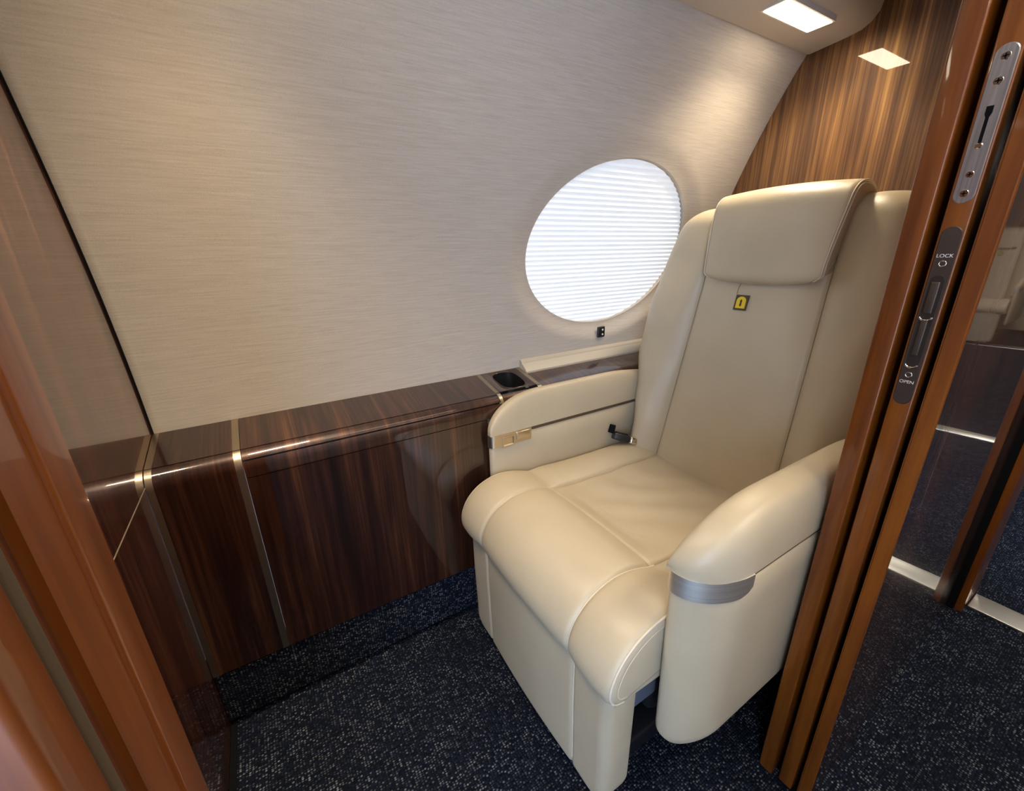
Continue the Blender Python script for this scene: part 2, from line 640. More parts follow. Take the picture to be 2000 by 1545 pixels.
DX = XJ + 0.004
DC = 0.186
kp = plate('keeper_plate', stadium(DC, 0.0098, 1.103, 1.262), DX + 0.001, DX - 0.0012, 'steel', dr)
for z, rr in ((1.2500, 0.0042), (1.2270, 0.0042), (1.1345, 0.0038), (1.1140, 0.0042)):
    ring = [(DC + rr * math.cos(2 * math.pi * k / 20), z + rr * math.sin(2 * math.pi * k / 20)) for k in range(20)]
    sc = plate('screw', ring, DX - 0.0010, DX - 0.0017, 'chrome', kp, 0.0004)
    bm = bmesh.new()
    bm_box(bm, DX - 0.0021, DX - 0.0015, DC - rr * 0.6, DC + rr * 0.6, z - rr * 0.14, z + rr * 0.14)
    bm_box(bm, DX - 0.0021, DX - 0.0015, DC - rr * 0.14, DC + rr * 0.14, z - rr * 0.6, z + rr * 0.6)
    me = bpy.data.meshes.new('screw_slot')
    bm.to_mesh(me)
    bm.free()
    link('screw_slot', me, 'black', kp)
ks = [(DC - 0.0030, 1.2035), (DC + 0.0030, 1.2035), (DC + 0.0030, 1.196), (DC + 0.0016, 1.192), (DC + 0.0016, 1.166), (DC - 0.0016, 1.166), (DC - 0.0016, 1.192), (DC - 0.0030, 1.196)]
plate('keyhole_slot', ks, DX - 0.0008, DX - 0.0014, 'black', kp, 0.0001)
ring = [(DC + 0.0038 * math.cos(2 * math.pi * k / 16), 1.164 + 0.0030 * math.sin(2 * math.pi * k / 16)) for k in range(16)]
plate('latch_tongue', ring, DX - 0.0006, DX - 0.0022, 'chrome', kp, 0.0008)

lp = plate('latch_plate', stadium(DC, 0.0100, 0.846, 1.078), DX + 0.001, DX - 0.0012, 'bronze', dr)
plate('thumb_recess', stadium(DC, 0.0070, 0.900, 1.020), DX - 0.0008, DX - 0.0014, 'bronze_dark', lp, 0.0001)  # flat inlay; the shade of a recess is painted by its darker bronze
box('slide_bar', DX - 0.0042, DX - 0.001, DC - 0.0035, DC + 0.0035, 0.916, 0.964, 'bronze', lp, 0.001)
box('slide_button', DX - 0.0048, DX - 0.001, DC - 0.0046, DC + 0.0046, 0.972, 1.012, 'bronze', lp, 0.0014)
for z in (0.9035, 0.9675):
    arc = [(DX - 0.0030, DC + 0.0062 * math.cos(a), z + 0.0045 * math.sin(a)) for a in [math.pi + math.pi * k / 12 for k in range(13)]]
    tube('finger_rest', arc, 0.0014, 'chrome', lp, 8)
for z in (1.034, 0.8885):
    ring = [(DX - 0.0014, DC + 0.0034 * math.cos(2 * math.pi * k / 18), z + 0.0034 * math.sin(2 * math.pi * k / 18)) for k in range(18)]
    tube('screw_ring', ring, 0.0008, 'chrome', lp, 6, True)


def text(name, body, size, loc, parent, mat):
    cu = bpy.data.curves.new(name, 'FONT')
    cu.body = body
    cu.size = size
    cu.align_x = 'CENTER'
    cu.extrude = 0.0002
    o = bpy.data.objects.new(name, cu)
    # lettering on a face that looks towards -x: its x axis runs along -y
    o.matrix_world = Matrix(((0, 0, -1, loc[0]), (-1, 0, 0, loc[1]), (0, 1, 0, loc[2]), (0, 0, 0, 1)))
    cu.materials.append(M[mat])
    C.objects.link(o)
    o.parent = parent
    return o


text('lettering', 'LOCK', 0.0060, (DX - 0.0014, DC, 1.0415), lp, 'white_paint')
text('lettering', 'OPEN', 0.0060, (DX - 0.0014, DC, 0.8765), lp, 'white_paint')

# aisle partition, forward of the opening
pf = empty('wall_aisle_forward', 'orange cherry wood door jamb close on the left with felt lined slot', 'wall', kind='structure')
box('inner_skin', -0.60, XL, 0.2105, YI, 0.0, 1.78, 'cherry', pf, 0.0022)
box('stop_rail', -0.60, XL - 0.0020, 0.186, 0.2110, 0.0, 1.78, 'cherry', pf)
box('slot_back', -0.60, XL - 0.006, 0.168, 0.187, 0.0, 1.78, 'veneer_dark', pf)
box('felt_seal', -0.60, XL - 0.0005, 0.1655, 0.1715, 0.0, 1.78, 'felt', pf, 0.0015)
box('outer_skin', -0.60, XL, YO, 0.1650, 0.0, 1.78, 'cherry', pf, 0.0035)

# post of the next doorway along the aisle, with its metal threshold
po = empty('door_2', 'dark wooden doorway post standing against the glossy partition', 'door post', kind='structure')
box('post_core', 1.640, 1.80, 0.151, 0.20, 0.0, 1.80, 'black', po, 0.001)
box('post_edge', 1.645, 1.80, 0.133, 0.1505, 0.0, 1.80, 'cherry', po, 0.002)
for k, (xa, xb_, lab) in enumerate(((1.686, 1.772, 'pale metal threshold strip across the aisle carpet at the dark doorway post'),
                                   (3.345, 3.44, 'metal threshold strip seen only mirrored in the glossy partition'),
                                   (6.60, 6.74, 'farthest metal threshold strip mirrored at the right edge'))):
    th = box('trim_%d' % (k + 1), xa, xb_, -1.05 if k else -0.75, 0.131 if not k else 0.9, 0.0, 0.009, 'alu', None, 0.0025)
    tag(th, lab, 'threshold', kind='structure')

# the rest of the aisle and the cabin beyond (seen in the reflections)
op = empty('wall_opposite', '', '')
# the aircraft's entry door stands open in this wall and lets the daylight in
box('wall_panel', -1.6, -1.20, -0.52, -0.48, 0.0, 1.85, 'soffit', op)
box('wall_panel', -0.12, 1.70, -0.52, -0.48, 0.0, 1.85, 'soffit', op)
box('door_header', -1.20, -0.12, -0.52, -0.48, 1.70, 1.85, 'soffit', op)
tag(op, 'cream wall with the open entry doorway behind the photographer', 'wall', kind='structure')
ce = box('ceiling_aisle', -1.6, 9.0, -1.24, 0.22, 1.85, 1.88, 'soffit')
tag(ce, 'cream headliner above the aisle and the main cabin', 'ceiling', kind='structure')
cb = box('ceiling_cabin', 1.53, 9.0, 0.20, 1.12, 1.80, 1.88, 'soffit')
tag(cb, 'cream headliner over the near side of the main cabin', 'ceiling', kind='structure')
ew = box('wall_end', -1.64, -1.60, -1.12, 1.12, 0.0, 1.88, 'soffit')
tag(ew, 'plain cream wall behind the photographer', 'wall', kind='structure')
ew2 = box('wall_far', 9.0, 9.04, -1.24, 1.12, 0.0, 1.88, 'veneer_y')
tag(ew2, 'walnut bulkhead at the far end of the main cabin', 'wall', kind='structure')
cw = box('wall_cabin_right', 1.70, 9.0, -1.24, -1.20, 0.0, 1.88, 'linen')
tag(cw, 'beige wall of the main cabin behind the mirrored seats', 'wall', kind='structure')
cw = box('wall_cabin_left', 1.53, 9.0, 1.12, 1.16, 0.0, 1.88, 'linen')
tag(cw, 'beige wall of the main cabin on the near side', 'wall', kind='structure')
cw = box('wall_galley', -1.6, XF - 0.02, 1.10, 1.14, 0.0, 1.88, 'soffit')
tag(cw, 'cream wall forward of the compartment', 'wall', kind='structure')
ceiling_lamp(0.15, 0.85, 0.36, 0.48, 1.764, 'added unseen fill light above the middle of the compartment', 'fill_lamp', 'added fill lights')  # added out of view to brighten the compartment; no such fixture is known
ceiling_lamp(-0.35, -0.05, -0.36, -0.26, 1.849, 'long ceiling light over the aisle behind the photographer', 'aisle_lamp', 'aisle lights')
ceiling_lamp(0.55, 1.25, -0.36, -0.20, 1.849, 'long ceiling light over the aisle beside the partition', 'aisle_lamp', 'aisle lights')
ceiling_lamp(2.4, 3.6, -0.30, -0.10, 1.849, 'ceiling light over the near end of the main cabin', 'cabin_lamp', 'cabin lights')
ceiling_lamp(5.0, 6.6, -0.30, -0.10, 1.849, 'ceiling light over the far end of the main cabin', 'cabin_lamp', 'cabin lights')

# ------------------------------------------------------------------ side console
TOP_F, TOP_B = (0.957, 0.6850), (1.089, 0.7095)


YC2 = 0.941     # the console steps back where the armrest runs beside it


def console_front(z0, z1, yc=None):
    """front outline from z0 up to z1 following the rounded shoulder"""
    pts = []
    yc = YC if yc is None else yc
    R = 0.034
    zc = 0.6485
    if z0 < zc:
        pts.append((yc, z0))
    for k in range(0, 15):
        a = math.radians(80) * k / 14
        y = yc + R - R * math.cos(a)
        z = zc + (R + 0.002) * math.sin(a)
        if z0 <= z <= z1:
            pts.append((y, z))
    return pts


def console_profile(z0, z1=9, top=True):
    f = console_front(z0, z1)
    if top:
        f = f + [TOP_F, TOP_B]
        back = [(TOP_B[0], TOP_B[1] - 0.02), (0.985, 0.66), (0.985, z0)] if z0 < 0.6 else [(TOP_B[0], TOP_B[1] - 0.012), (f[0][0] + 0.02, f[0][1] - 0.004)]
    else:
        back = [(f[-1][0] + 0.02, f[-1][1] - 0.003), (f[0][0] + 0.025, f[0][1])]
    return f + back


def strip_profile(grow=0.0008, yc=None, z0=0.17):
    yc = YC if yc is None else yc
    f = console_front(z0, 9, yc) + [(TOP_F[0] + yc - YC, TOP_F[1]), TOP_B]
    g = [(y - grow, z + (grow if y > yc + 0.02 else 0)) for y, z in f]
    return g + [(TOP_B[0], TOP_B[1] - 0.02), (0.985, 0.66), (0.985, z0)]


sec = empty('console_end_section', 'short glossy walnut console section in the forward corner', 'console')
extrude_x('body', console_profile(0.17), XF + 0.012, -0.1005, 'veneer_x', sec)
extrude_x('brass_strip', strip_profile(), XF + 0.001, XF + 0.012, 'strip', sec)
extrude_x('brass_strip', strip_profile(), -0.100, -0.0865, 'strip', sec)

con = empty('side_console', 'long glossy walnut side console with lidded top under the linen wall', 'console')
XC1 = 0.524
extrude_x('front_panel', [(YC, 0.17), (YC, 0.6285), (0.985, 0.6285), (0.985, 0.17)], -0.0855, 0.478, 'veneer_x', con)
extrude_x('lid_edge', console_profile(0.6305, 0.6660, False), -0.0855, XC1, 'veneer_x', con)
extrude_x('lid_top', console_profile(0.6678), -0.0855, XC1, 'veneer_x', con)
box('carcass', -0.0855, XC1, 0.986, 1.06, 0.16, 0.655, 'veneer_x', con)

cup = empty('cup_holder_unit', 'walnut cup holder unit with an oval recess between two brass strips', 'cup holder')
CX0, CX1 = XC1 + 0.014, 0.664
extrude_x('brass_strip', strip_profile(yc=YC2, z0=0.63), XC1 + 0.0005, CX0 - 0.0005, 'strip', cup)
ff_ = console_front(0.6305, 0.6815, YC2)
extrude_x('front_edge', ff_ + [(ff_[-1][0] + 0.02, ff_[-1][1] - 0.003), (ff_[0][0] + 0.025, ff_[0][1])], CX0, CX1, 'veneer_x', cup)
box('carcass', CX0, CX1, 0.986, 1.06, 0.16, 0.590, 'veneer_x', cup)


def top_z(y):
    return lerp(TOP_F[1], TOP_B[1], (y - TOP_F[0]) / (TOP_B[0] - TOP_F[0]))


def cup_top():
    cx, cy = (CX0 + CX1) / 2 + 0.002, 1.025
    ha, hb = 0.042, 0.052
    angs = [2 * math.pi * (k + 0.5) / 96 for k in range(96)]
    for px, py in ((CX0, 0.967), (CX1, 0.967), (CX0, 1.089), (CX1, 1.089)):
        angs.append(math.atan2(py - cy, px - cx) % (2 * math.pi))
    angs = sorted(set(angs))

    def sup(a, g=0.0):
        c, s = math.cos(a), math.sin(a)
        k = (abs(c / (ha + g)) ** 3.2 + abs(s / (hb + g)) ** 3.2) ** (-1 / 3.2)
        return cx + c * k, cy + s * k
    r_out, r_in, r_rim, r_wall, r_bot = [], [], [], [], []
    for a in angs:
        c, s = math.cos(a), math.sin(a)
        k = 1e9
        if c > 1e-9: k = min(k, (CX1 - cx) / c)
        if c < -1e-9: k = min(k, (CX0 - cx) / c)
        if s > 1e-9: k = min(k, (1.089 - cy) / s)
        if s < -1e-9: k = min(k, (0.967 - cy) / s)
        x, y = cx + c * k, cy + s * k
        r_out.append((x, y, top_z(y)))
        x, y = sup(a, 0.002)
        r_in.append((x, y, top_z(y)))
        x, y = sup(a, -0.001)
        r_rim.append((x, y, top_z(y) - 0.003))
        r_wall.append((x, y, 0.600))
        x, y = sup(a, -0.012)
        r_bot.append((x, y, 0.594))
    loft('top_plate', [r_out, r_in, r_rim], 'veneer_x', cup, True, False, False, 50)
    loft('cup_well', [r_rim, r_wall, r_bot], 'black_plastic', cup, True, False, True, 60)
    tube('well_rim', [(p[0], p[1], p[2] + 0.002) for p in r_rim], 0.0016, 'veneer_x', cup, 6, True)


cup_top()
extrude_x('brass_strip', strip_profile(yc=YC2, z0=0.63), CX1 + 0.0005, CX1 + 0.014, 'strip', cup)

ext = empty('seat_side_ledge', 'walnut ledge with a cream step running beside the seat', 'ledge')
XE = CX1 + 0.0145
box('carcass', XE, 1.495, 0.986, 1.06, 0.16, 0.640, 'veneer_x', ext)
extrude_x('ledge_top', console_front(0.6305, 0.6815, YC2) + [(0.968, 0.6855), (1.045, 0.6988), (1.045, 0.68), (0.98, 0.66), (0.975, 0.632)], XE, 1.495, 'veneer_x', ext)
cream = [(1.046, 0.690), (1.0465, 0.704), (1.050, 0.708), (1.072, 0.724), (1.074, 0.729), (1.082, 0.734), (1.092, 0.736), (1.092, 0.690)]
extrude_x('cream_step', cream, XE + 0.002, 1.495, 'cream_panel', ext, 25)

# carpeted kick panel below the console
kk = box('baseboard_side', XF, 1.495, 0.936, 0.985, 0.016, 0.165, 'carpet', None, 0.004)
tag(kk, 'navy carpet covered kick panel below the walnut console', 'kick panel', kind='structure')
gp = box('trim_4', XF, 1.495, 0.958, 0.99, 0.001, 0.172, 'black', None)  # black strip stands in for the shade under the kick panel
tag(gp, 'black strip standing in for the shade at the foot of the carpeted kick panel', 'trim', kind='structure')
gp = box('trim_5', XF + 0.0005, XF + 0.014, 0.24, 0.948, 0.0005, 0.004, 'black', None)  # the open gap's darkness drawn as a black strip on the floor
tag(gp, 'black strip standing in for the dark gap between carpet and forward bulkhead', 'trim', kind='structure')

# window shade switch
sw = empty('shade_switch', 'small black shade switch with two white dots below the oval window', 'switch')
szc, sxc = 0.786, 1.018
yw = wy(szc)
sw.location = (sxc, yw, szc)
box('switch_plate', -0.0165, 0.0165, -0.005, 0.004, -0.019, 0.019, 'black_plastic', sw, 0.004)
for dz in (0.008, -0.008):
    ring = [(0.003 + 0.0032 * math.cos(2 * math.pi * k / 16), -0.0052, dz + 0.0032 * math.sin(2 * math.pi * k / 16)) for k in range(16)]
    loft('white_dot', [[(x, y + 0.001, z) for x, y, z in ring], [(x, y - 0.0012, z) for x, y, z in ring]], 'led', sw)

# ------------------------------------------------------------------ the seat
SC = 0.610                    # centre line (y)
seat = empty('cabin_seat', 'cream leather armchair seat with leg rest beneath the oval window', 'seat')
seat.location = (0, 0, 0)


def smooth01(t):
    t = max(0.0, min(1.0, t))
    return t * t * (3 - 2 * t)


def lateral(H, S, extra=()):
    """y samples across a cushion of half width H with a seam at +-S"""
    ys = set()
    for k in range(0, 25):
        ys.add(round(-S + 2 * S * k / 24, 5))
    for k in range(0, 9):
        a = S + (H - S) * k / 8
        ys.add(round(a, 5))
        ys.add(round(-a, 5))
    for d in (-0.009, -0.006, -0.004, -0.002, 0, 0.002, 0.004, 0.006, 0.009):
        ys.add(round(S + d, 5))
        ys.add(round(-S - d, 5))
    return sorted(ys)


def build_cushion():
    HW, S, XS = 0.286, 0.170, 0.578
    # side profile, counter-clockwise from the back of the top
    top = [(1.035, 0.428), (1.00, 0.436), (0.90, 0.440), (0.80, 0.441), (0.70, 0.444), (0.63, 0.449), (0.60, 0.453), (0.578, 0.457),
           (0.555, 0.465), (0.525, 0.474), (0.49, 0.479), (0.455, 0.475), (0.418, 0.460), (0.388, 0.434), (0.370, 0.400), (0.368, 0.370), (0.380, 0.348), (0.400, 0.338)]
    P = catmull(top, 7)
    P += [(lerp(0.400, 1.03, k / 10), 0.335) for k in range(1, 11)] + [(1.04, 0.36), (1.042, 0.40)]
    n = len(P)
    Nn = []
    for i in range(n):
        a, c = P[i - 1], P[(i + 1) % n]
        tx, tz = c[0] - a[0], c[1] - a[1]
        L = math.hypot(tx, tz) or 1
        Nn.append((tz / L * 1, -tx / L * 1))
    # outward = to the right of travel direction? make sure the top normal points up
    if Nn[20][1] < 0:
        Nn = [(-a, -c) for a, c in Nn]
    arc = [0.0]
    for i in range(1, n):
        arc.append(arc[-1] + math.hypot(P[i][0] - P[i - 1][0], P[i][1] - P[i - 1][1]))
    i_s = min(range(n), key=lambda i: abs(P[i][0] - XS) + (0 if P[i][1] > 0.4 else 9))
    ntop = len(catmull(top, 7))

    def off(i, y):
        a = abs(y)
        x, z = P[i]
        if i >= ntop:
            return 0.0
        end = smooth01((ntop - i) / 12.0)
        o = 0.0
        d_s = arc[i] - arc[i_s]
        rear = smooth01(-d_s / 0.05)         # 1 behind the cross seam
        if a < S:
            q = 1 - (a / S) ** 2
            o += (-0.006 * q + 0.004) * rear + (0.007 * q ** 0.5) * (1 - rear) * end
            o -= 0.0035 * math.exp(-(d_s / 0.004) ** 2)
            if d_s > 0:
                o += 0.003 * math.exp(-((d_s - 0.04) / 0.035) ** 2)
        else:
            q = (a - S) / (HW - S)
            o += (0.022 * math.sin(math.pi * min(1, q * 0.86)) ** 0.8) * lerp(0.35, 1.0, rear) * end
        o -= 0.0040 * math.exp(-((a - S) / 0.0045) ** 2) * end
        # soft creases in the middle of the seat
        if a < S and rear > 0:
            o += 0.0022 * rear * math.sin(x * 46 + y * 34 + 2.0 * math.sin(y * 17)) * math.sin(math.pi * min(1, max(0, (x - 0.58) / 0.45)))
        return o

    def pt(i, y, inset=0.0):
        o = off(i, y) - inset
        return (P[i][0] + Nn[i][0] * o, SC + y, P[i][1] + Nn[i][1] * o)
    R = 0.016
    ys = lateral(HW - R, S)
    rings = []
    for k in range(6, -1, -1):
        pass
    edge = []
    for k in range(0, 7):
        a = math.pi / 2 * k / 6
        edge.append((HW - R + R * math.sin(a), R * (1 - math.cos(a))))
    for (yy, ins) in reversed(edge[1:]):
        rings.append([pt(i, -yy, ins) for i in range(n)])
    for y in ys:
        rings.append([pt(i, y) for i in range(n)])
    for (yy, ins) in edge[1:]:
        rings.append([pt(i, yy, ins) for i in range(n)])
    cu = loft('seat_cushion', rings, 'leather', seat, True, True, True, 60)
    # welts
    for s in (-1, 1):
        i0 = i_s - 4
        tube('seam', [pt(i, s * S, -0.0002) for i in range(i0, ntop - 2)], 0.0017, 'seam_light', cu, 6)
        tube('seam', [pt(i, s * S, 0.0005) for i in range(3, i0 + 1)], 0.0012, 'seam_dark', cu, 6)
        tube('piping', [pt(i, s * (HW - 0.004), R * 0.34) for i in range(10, ntop)], 0.0024, 'seam_light', cu, 6)
        tube('piping', [pt(i, s * (HW - 0.0002), R * 1.15) for i in range(10, ntop)], 0.0009, 'seam_light', cu, 6)
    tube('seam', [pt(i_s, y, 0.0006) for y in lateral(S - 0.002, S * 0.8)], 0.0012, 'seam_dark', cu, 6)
    return cu


build_cushion()


# leg rest
def build_leg_rest():
    y0, y1 = SC - 0.271, SC + 0.262
    S = 0.172
    yc = (y0 + y1) / 2
    H = (y1 - y0) / 2
    R = 0.022
    rings = []
    ys = []
    for k in range(0, 7):
        a = math.pi / 2 * k / 6
        ys.append((-(H - R + R * math.cos(a)), R * (1 - math.sin(a))))
    for y in lateral(H - R, S):
        ys.append((y, 0.0))
    for k in range(6, -1, -1):
        a = math.pi / 2 * k / 6
        ys.append((H - R + R * math.cos(a), R * (1 - math.sin(a))))
    zs0, zs1 = 0.034, 0.356
    for y, ins in ys:
        g = 0.0035 * math.exp(-((abs(y) - S) / 0.0045) ** 2)
        xf_ = 0.379 + ins * 0.8 + g - (0.005 * (1 - (y / S) ** 2) if abs(y) < S else 0.0)
        xb_ = 0.452 - ins * 0.4
        e_ = max(0.0, (abs(y) - (H - 0.05)) / 0.05)
        za, zb_ = zs0 + 0.05 * (1 - math.sqrt(max(0.0, 1 - min(1.0, e_) ** 2))), zs1
        r = 0.016
        ring = []
        nz = 22
        for k in range(nz + 1):
            z = lerp(za + r, zb_, k / nz)
            ring.append((xf_ + 0.004 * (1 - smooth01((z - zs0) / 0.25)), y + yc, z))
        ring += [(xb_, y + yc, zb_), (xb_, y + yc, za + r)]
        for k in range(1, 6):
            a = math.pi / 2 * k / 6
            ring.append((xb_ - r + r * math.cos(a), y + yc, za + r - r * math.sin(a)))
        for k in range(1, 6):
            a = math.pi / 2 * k / 6
            ring.append((xf_ + 0.004 + r - r * math.sin(a), y + yc, za + r - r * math.cos(a)))
        rings.append(ring)
    lr = loft('leg_rest', rings, 'leather', seat, True, True, True, 60)
    for s in (-1, 1):
        tube('seam', [(0.3822 + 0.004 * (1 - smooth01((z - zs0) / 0.25)), yc + s * S, z) for z in [lerp(0.06, 0.352, k / 14) for k in range(15)]], 0.0015, 'seam_light', lr, 6)
        tube('piping', [(0.3865 + 0.004 * (1 - smooth01((z - zs0) / 0.25)), yc + s * (H - 0.010), z) for z in [lerp(0.065, 0.352, k / 14) for k in range(15)]], 0.0018, 'seam_light', lr, 6)
        tube('piping', [(0.3945 + 0.004 * (1 - smooth01((z - zs0) / 0.25)), yc + s * (H - 0.0035), z) for z in [lerp(0.065, 0.352, k / 14) for k in range(15)]], 0.0012, 'seam_light', lr, 6)
    return lr


build_leg_rest()


# armrests
def build_arm(side):
    """side -1: aisle, +1: window"""
    yin, yout = (SC - 0.288, SC - 0.365) if side < 0 else (SC + 0.288, SC + 0.330)
    x0, xr, xe = 0.468, 0.566, 1.13
    wd = yout - yin

    def plan(inset=0.0, nb=16):
        sgn = 1 if wd > 0 else -1
        pts = []
        yi_, wo = yin + sgn * inset, wd - sgn * 2 * inset
        xa = x0 + inset
        for k in range(0, 13):
            pts.append((lerp(xe - inset, xa + 0.012, k / 12), yi_))
        for k in range(1, 6):
            a = math.pi / 2 * k / 5
            pts.append((xa + 0.012 - 0.012 * math.sin(a), yi_ + sgn * (0.012 - 0.012 * math.cos(a))))
        yb = yi_ + sgn * 0.012
        for k in range(1, nb + 1):
            a = math.pi / 2 * k / nb
            pts.append((xr - (xr - xa) * math.cos(a) ** 1.12, yb + (wo - sgn * 0.012) * math.sin(a)))
        for k in range(1, 13):
            pts.append((lerp(xr, xe - inset, k / 12), yi_ + wo))
        return pts
    arm = empty('armrest', '', '')
    del arm['label'], arm['category']
    arm.parent = seat
    rings = []
    zb, zt = 0.222, 0.5800
    r = 0.028
    for k in range(0, 8):
        a = math.pi / 2 * k / 7
        rings.append([(x, y, zb + r - r * math.cos(a)) for x, y in plan(0.004 + r * 0.6 * (1 - math.sin(a)))])
    for k in range(1, 8):
        z = lerp(zb + r, zt - 0.004, k / 7)
        rings.append([(x, y, z) for x, y in plan(0.004 * (1 - k / 7))])
    rings.append([(x, y, zt) for x, y in plan(0.003)])
    loft('side_panel', rings, 'leather', arm, True, True, True, 50)
    loft('groove', [[(x, y, zt - 0.001) for x, y in plan(0.004)], [(x, y, 0.5935) for x, y in plan(0.004)]], 'brown_gap', arm)
    # pad
    sgn = 1 if wd > 0 else -1
    rings = []
    xs = [x0 - 0.002 + (0.20) * (k / 22) ** 2 for k in range(23)] + [lerp(x0 + 0.198, xe, k / 12) for k in range(1, 13)]
    hmax = 0.103
    for x in xs:
        t = min(1.0, (x - (x0 - 0.002)) / (xr - x0))
        wfull = abs(wd) + 0.004
        wv = max(0.016, 0.014 + (wfull - 0.014) * math.sqrt(max(0.0, 1 - (1 - t) ** 2)))
        if x > x0 + 0.003:
            pass
        t2 = min(1.0, (x - (x0 - 0.002)) / 0.185)
        h = 0.012 + (hmax - 0.012) * max(0.0, 1 - (1 - t2) ** 2.3) ** 0.62
        tail = smooth01((x - 0.90) / 0.25)
        h -= 0.022 * tail
        ya = yin - sgn * 0.003
        ymid = ya + sgn * wv / 2
        ring = []
        m_ = 28
        for k in range(m_ + 1):
            a = math.pi * k / m_
            c, s = math.cos(a), math.sin(a)
            yy = ymid - sgn * (wv / 2) * math.copysign(abs(c) ** 0.62, c)
            zz = 0.5925 + h * s ** 0.62
            ring.append((x, yy, zz))
        rings.append(ring)
    loft('armrest_pad', rings, 'leather', arm, True, True, True, 70)
    # metal band round the nose
    pl = plan(0.0, 16)
    xin = 0.480 if side < 0 else 0.597
    ring_pts = []
    first = True
    for (x, y) in pl:
        if abs(y - yin) < 1e-6:
            if x > xin:
                continue
            if first:
                ring_pts.append((xin, yin))
                first = False
            if abs(x - ring_pts[-1][0]) > 1e-5:
                ring_pts.append((x, y))
        elif abs(y - yout) < 1e-6 and x > xr + 0.001:
            continue
        else:
            ring_pts.append((x, y))
    z0, z1 = 0.556, 0.5935
    rings = []
    L = len(ring_pts)
    for i, (x, y) in enumerate(ring_pts):
        a = ring_pts[max(0, i - 1)]
        c = ring_pts[min(L - 1, i + 1)]
        tx, ty = c[0] - a[0], c[1] - a[1]
        l_ = math.hypot(tx, ty)
        nx, ny = ty / l_, -tx / l_
        if nx > 0 and abs(nx) > abs(ny) or (abs(ny) >= abs(nx) and ny * sgn > 0 and i < L / 2) or (abs(ny) >= abs(nx) and ny * sgn < 0 and i > L / 2):
            nx, ny = -nx, -ny
        e = 0.0028
        # the end of the band runs out in a rounded corner
        zl = z0 + (0.014 * (1 - min(1, (L - 1 - i) / 4.0)) ** 2)
        rings.append([(x - nx * 0.002, y - ny * 0.002, zl), (x + nx * e, y + ny * e, zl), (x + nx * e, y + ny * e, z1), (x - nx * 0.002, y - ny * 0.002, z1)])
    bd = loft('metal_band', rings, 'nickel' if side < 0 else 'brass', arm, True, True, True, 30)
    if side > 0:
        yf = yin - 0.0028
        # recessed thumb catch and slide on the inner side of the band
        fr = [(0.501, 0.5525), (0.541, 0.5525), (0.541, 0.5845), (0.501, 0.5845)]
        v_, f_ = [], []
        for ins, yy in ((0, yf), (0, yf - 0.0025), (0.004, yf - 0.0025), (0.007, yf + 0.0005)):
            v_ += [(fr[0][0] + ins, yy, fr[0][1] + ins), (fr[1][0] - ins, yy, fr[1][1] + ins), (fr[2][0] - ins, yy, fr[2][1] - ins), (fr[3][0] + ins, yy, fr[3][1] - ins)]
        for k in range(3):
            for j in range(4):
                f_.append((k * 4 + j, k * 4 + (j + 1) % 4, k * 4 + 4 + (j + 1) % 4, k * 4 + 4 + j))
        f_.append((12, 13, 14, 15))
        obj('catch', v_, f_, 'brass', bd, False)
        box('recline_slide', 0.546, 0.590, yf - 0.0045, yf + 0.001, 0.566, 0.5885, 'brass', bd, 0.0018)
    return arm


build_arm(-1)
build_arm(1)


# backrest
BZ0, BZ1 = 0.345, 1.164
SLOPE = 0.2


def back_x(z):
    return 1.0 + (z - 0.44) * SLOPE


def seam_y(z):
    return lerp(0.176, 0.157, (z - 0.44) / 0.53)


def half_w(z):
    w_ = interp([(0.34, 0.270), (0.52, 0.280), (0.64, 0.304), (0.76, 0.336), (0.88, 0.336), (1.00, 0.322), (1.10, 0.303)], z)
    r = 0.085
    if z > BZ1 - r:
        k = min(1.0, (z - (BZ1 - r)) / r)
        w_ -= r * (1 - math.sqrt(max(0.0, 1 - k * k)))
    return w_


def bolster(z):
    return interp([(0.34, 0.050), (0.60, 0.052), (0.85, 0.042), (1.05, 0.022), (1.16, 0.012)], z)


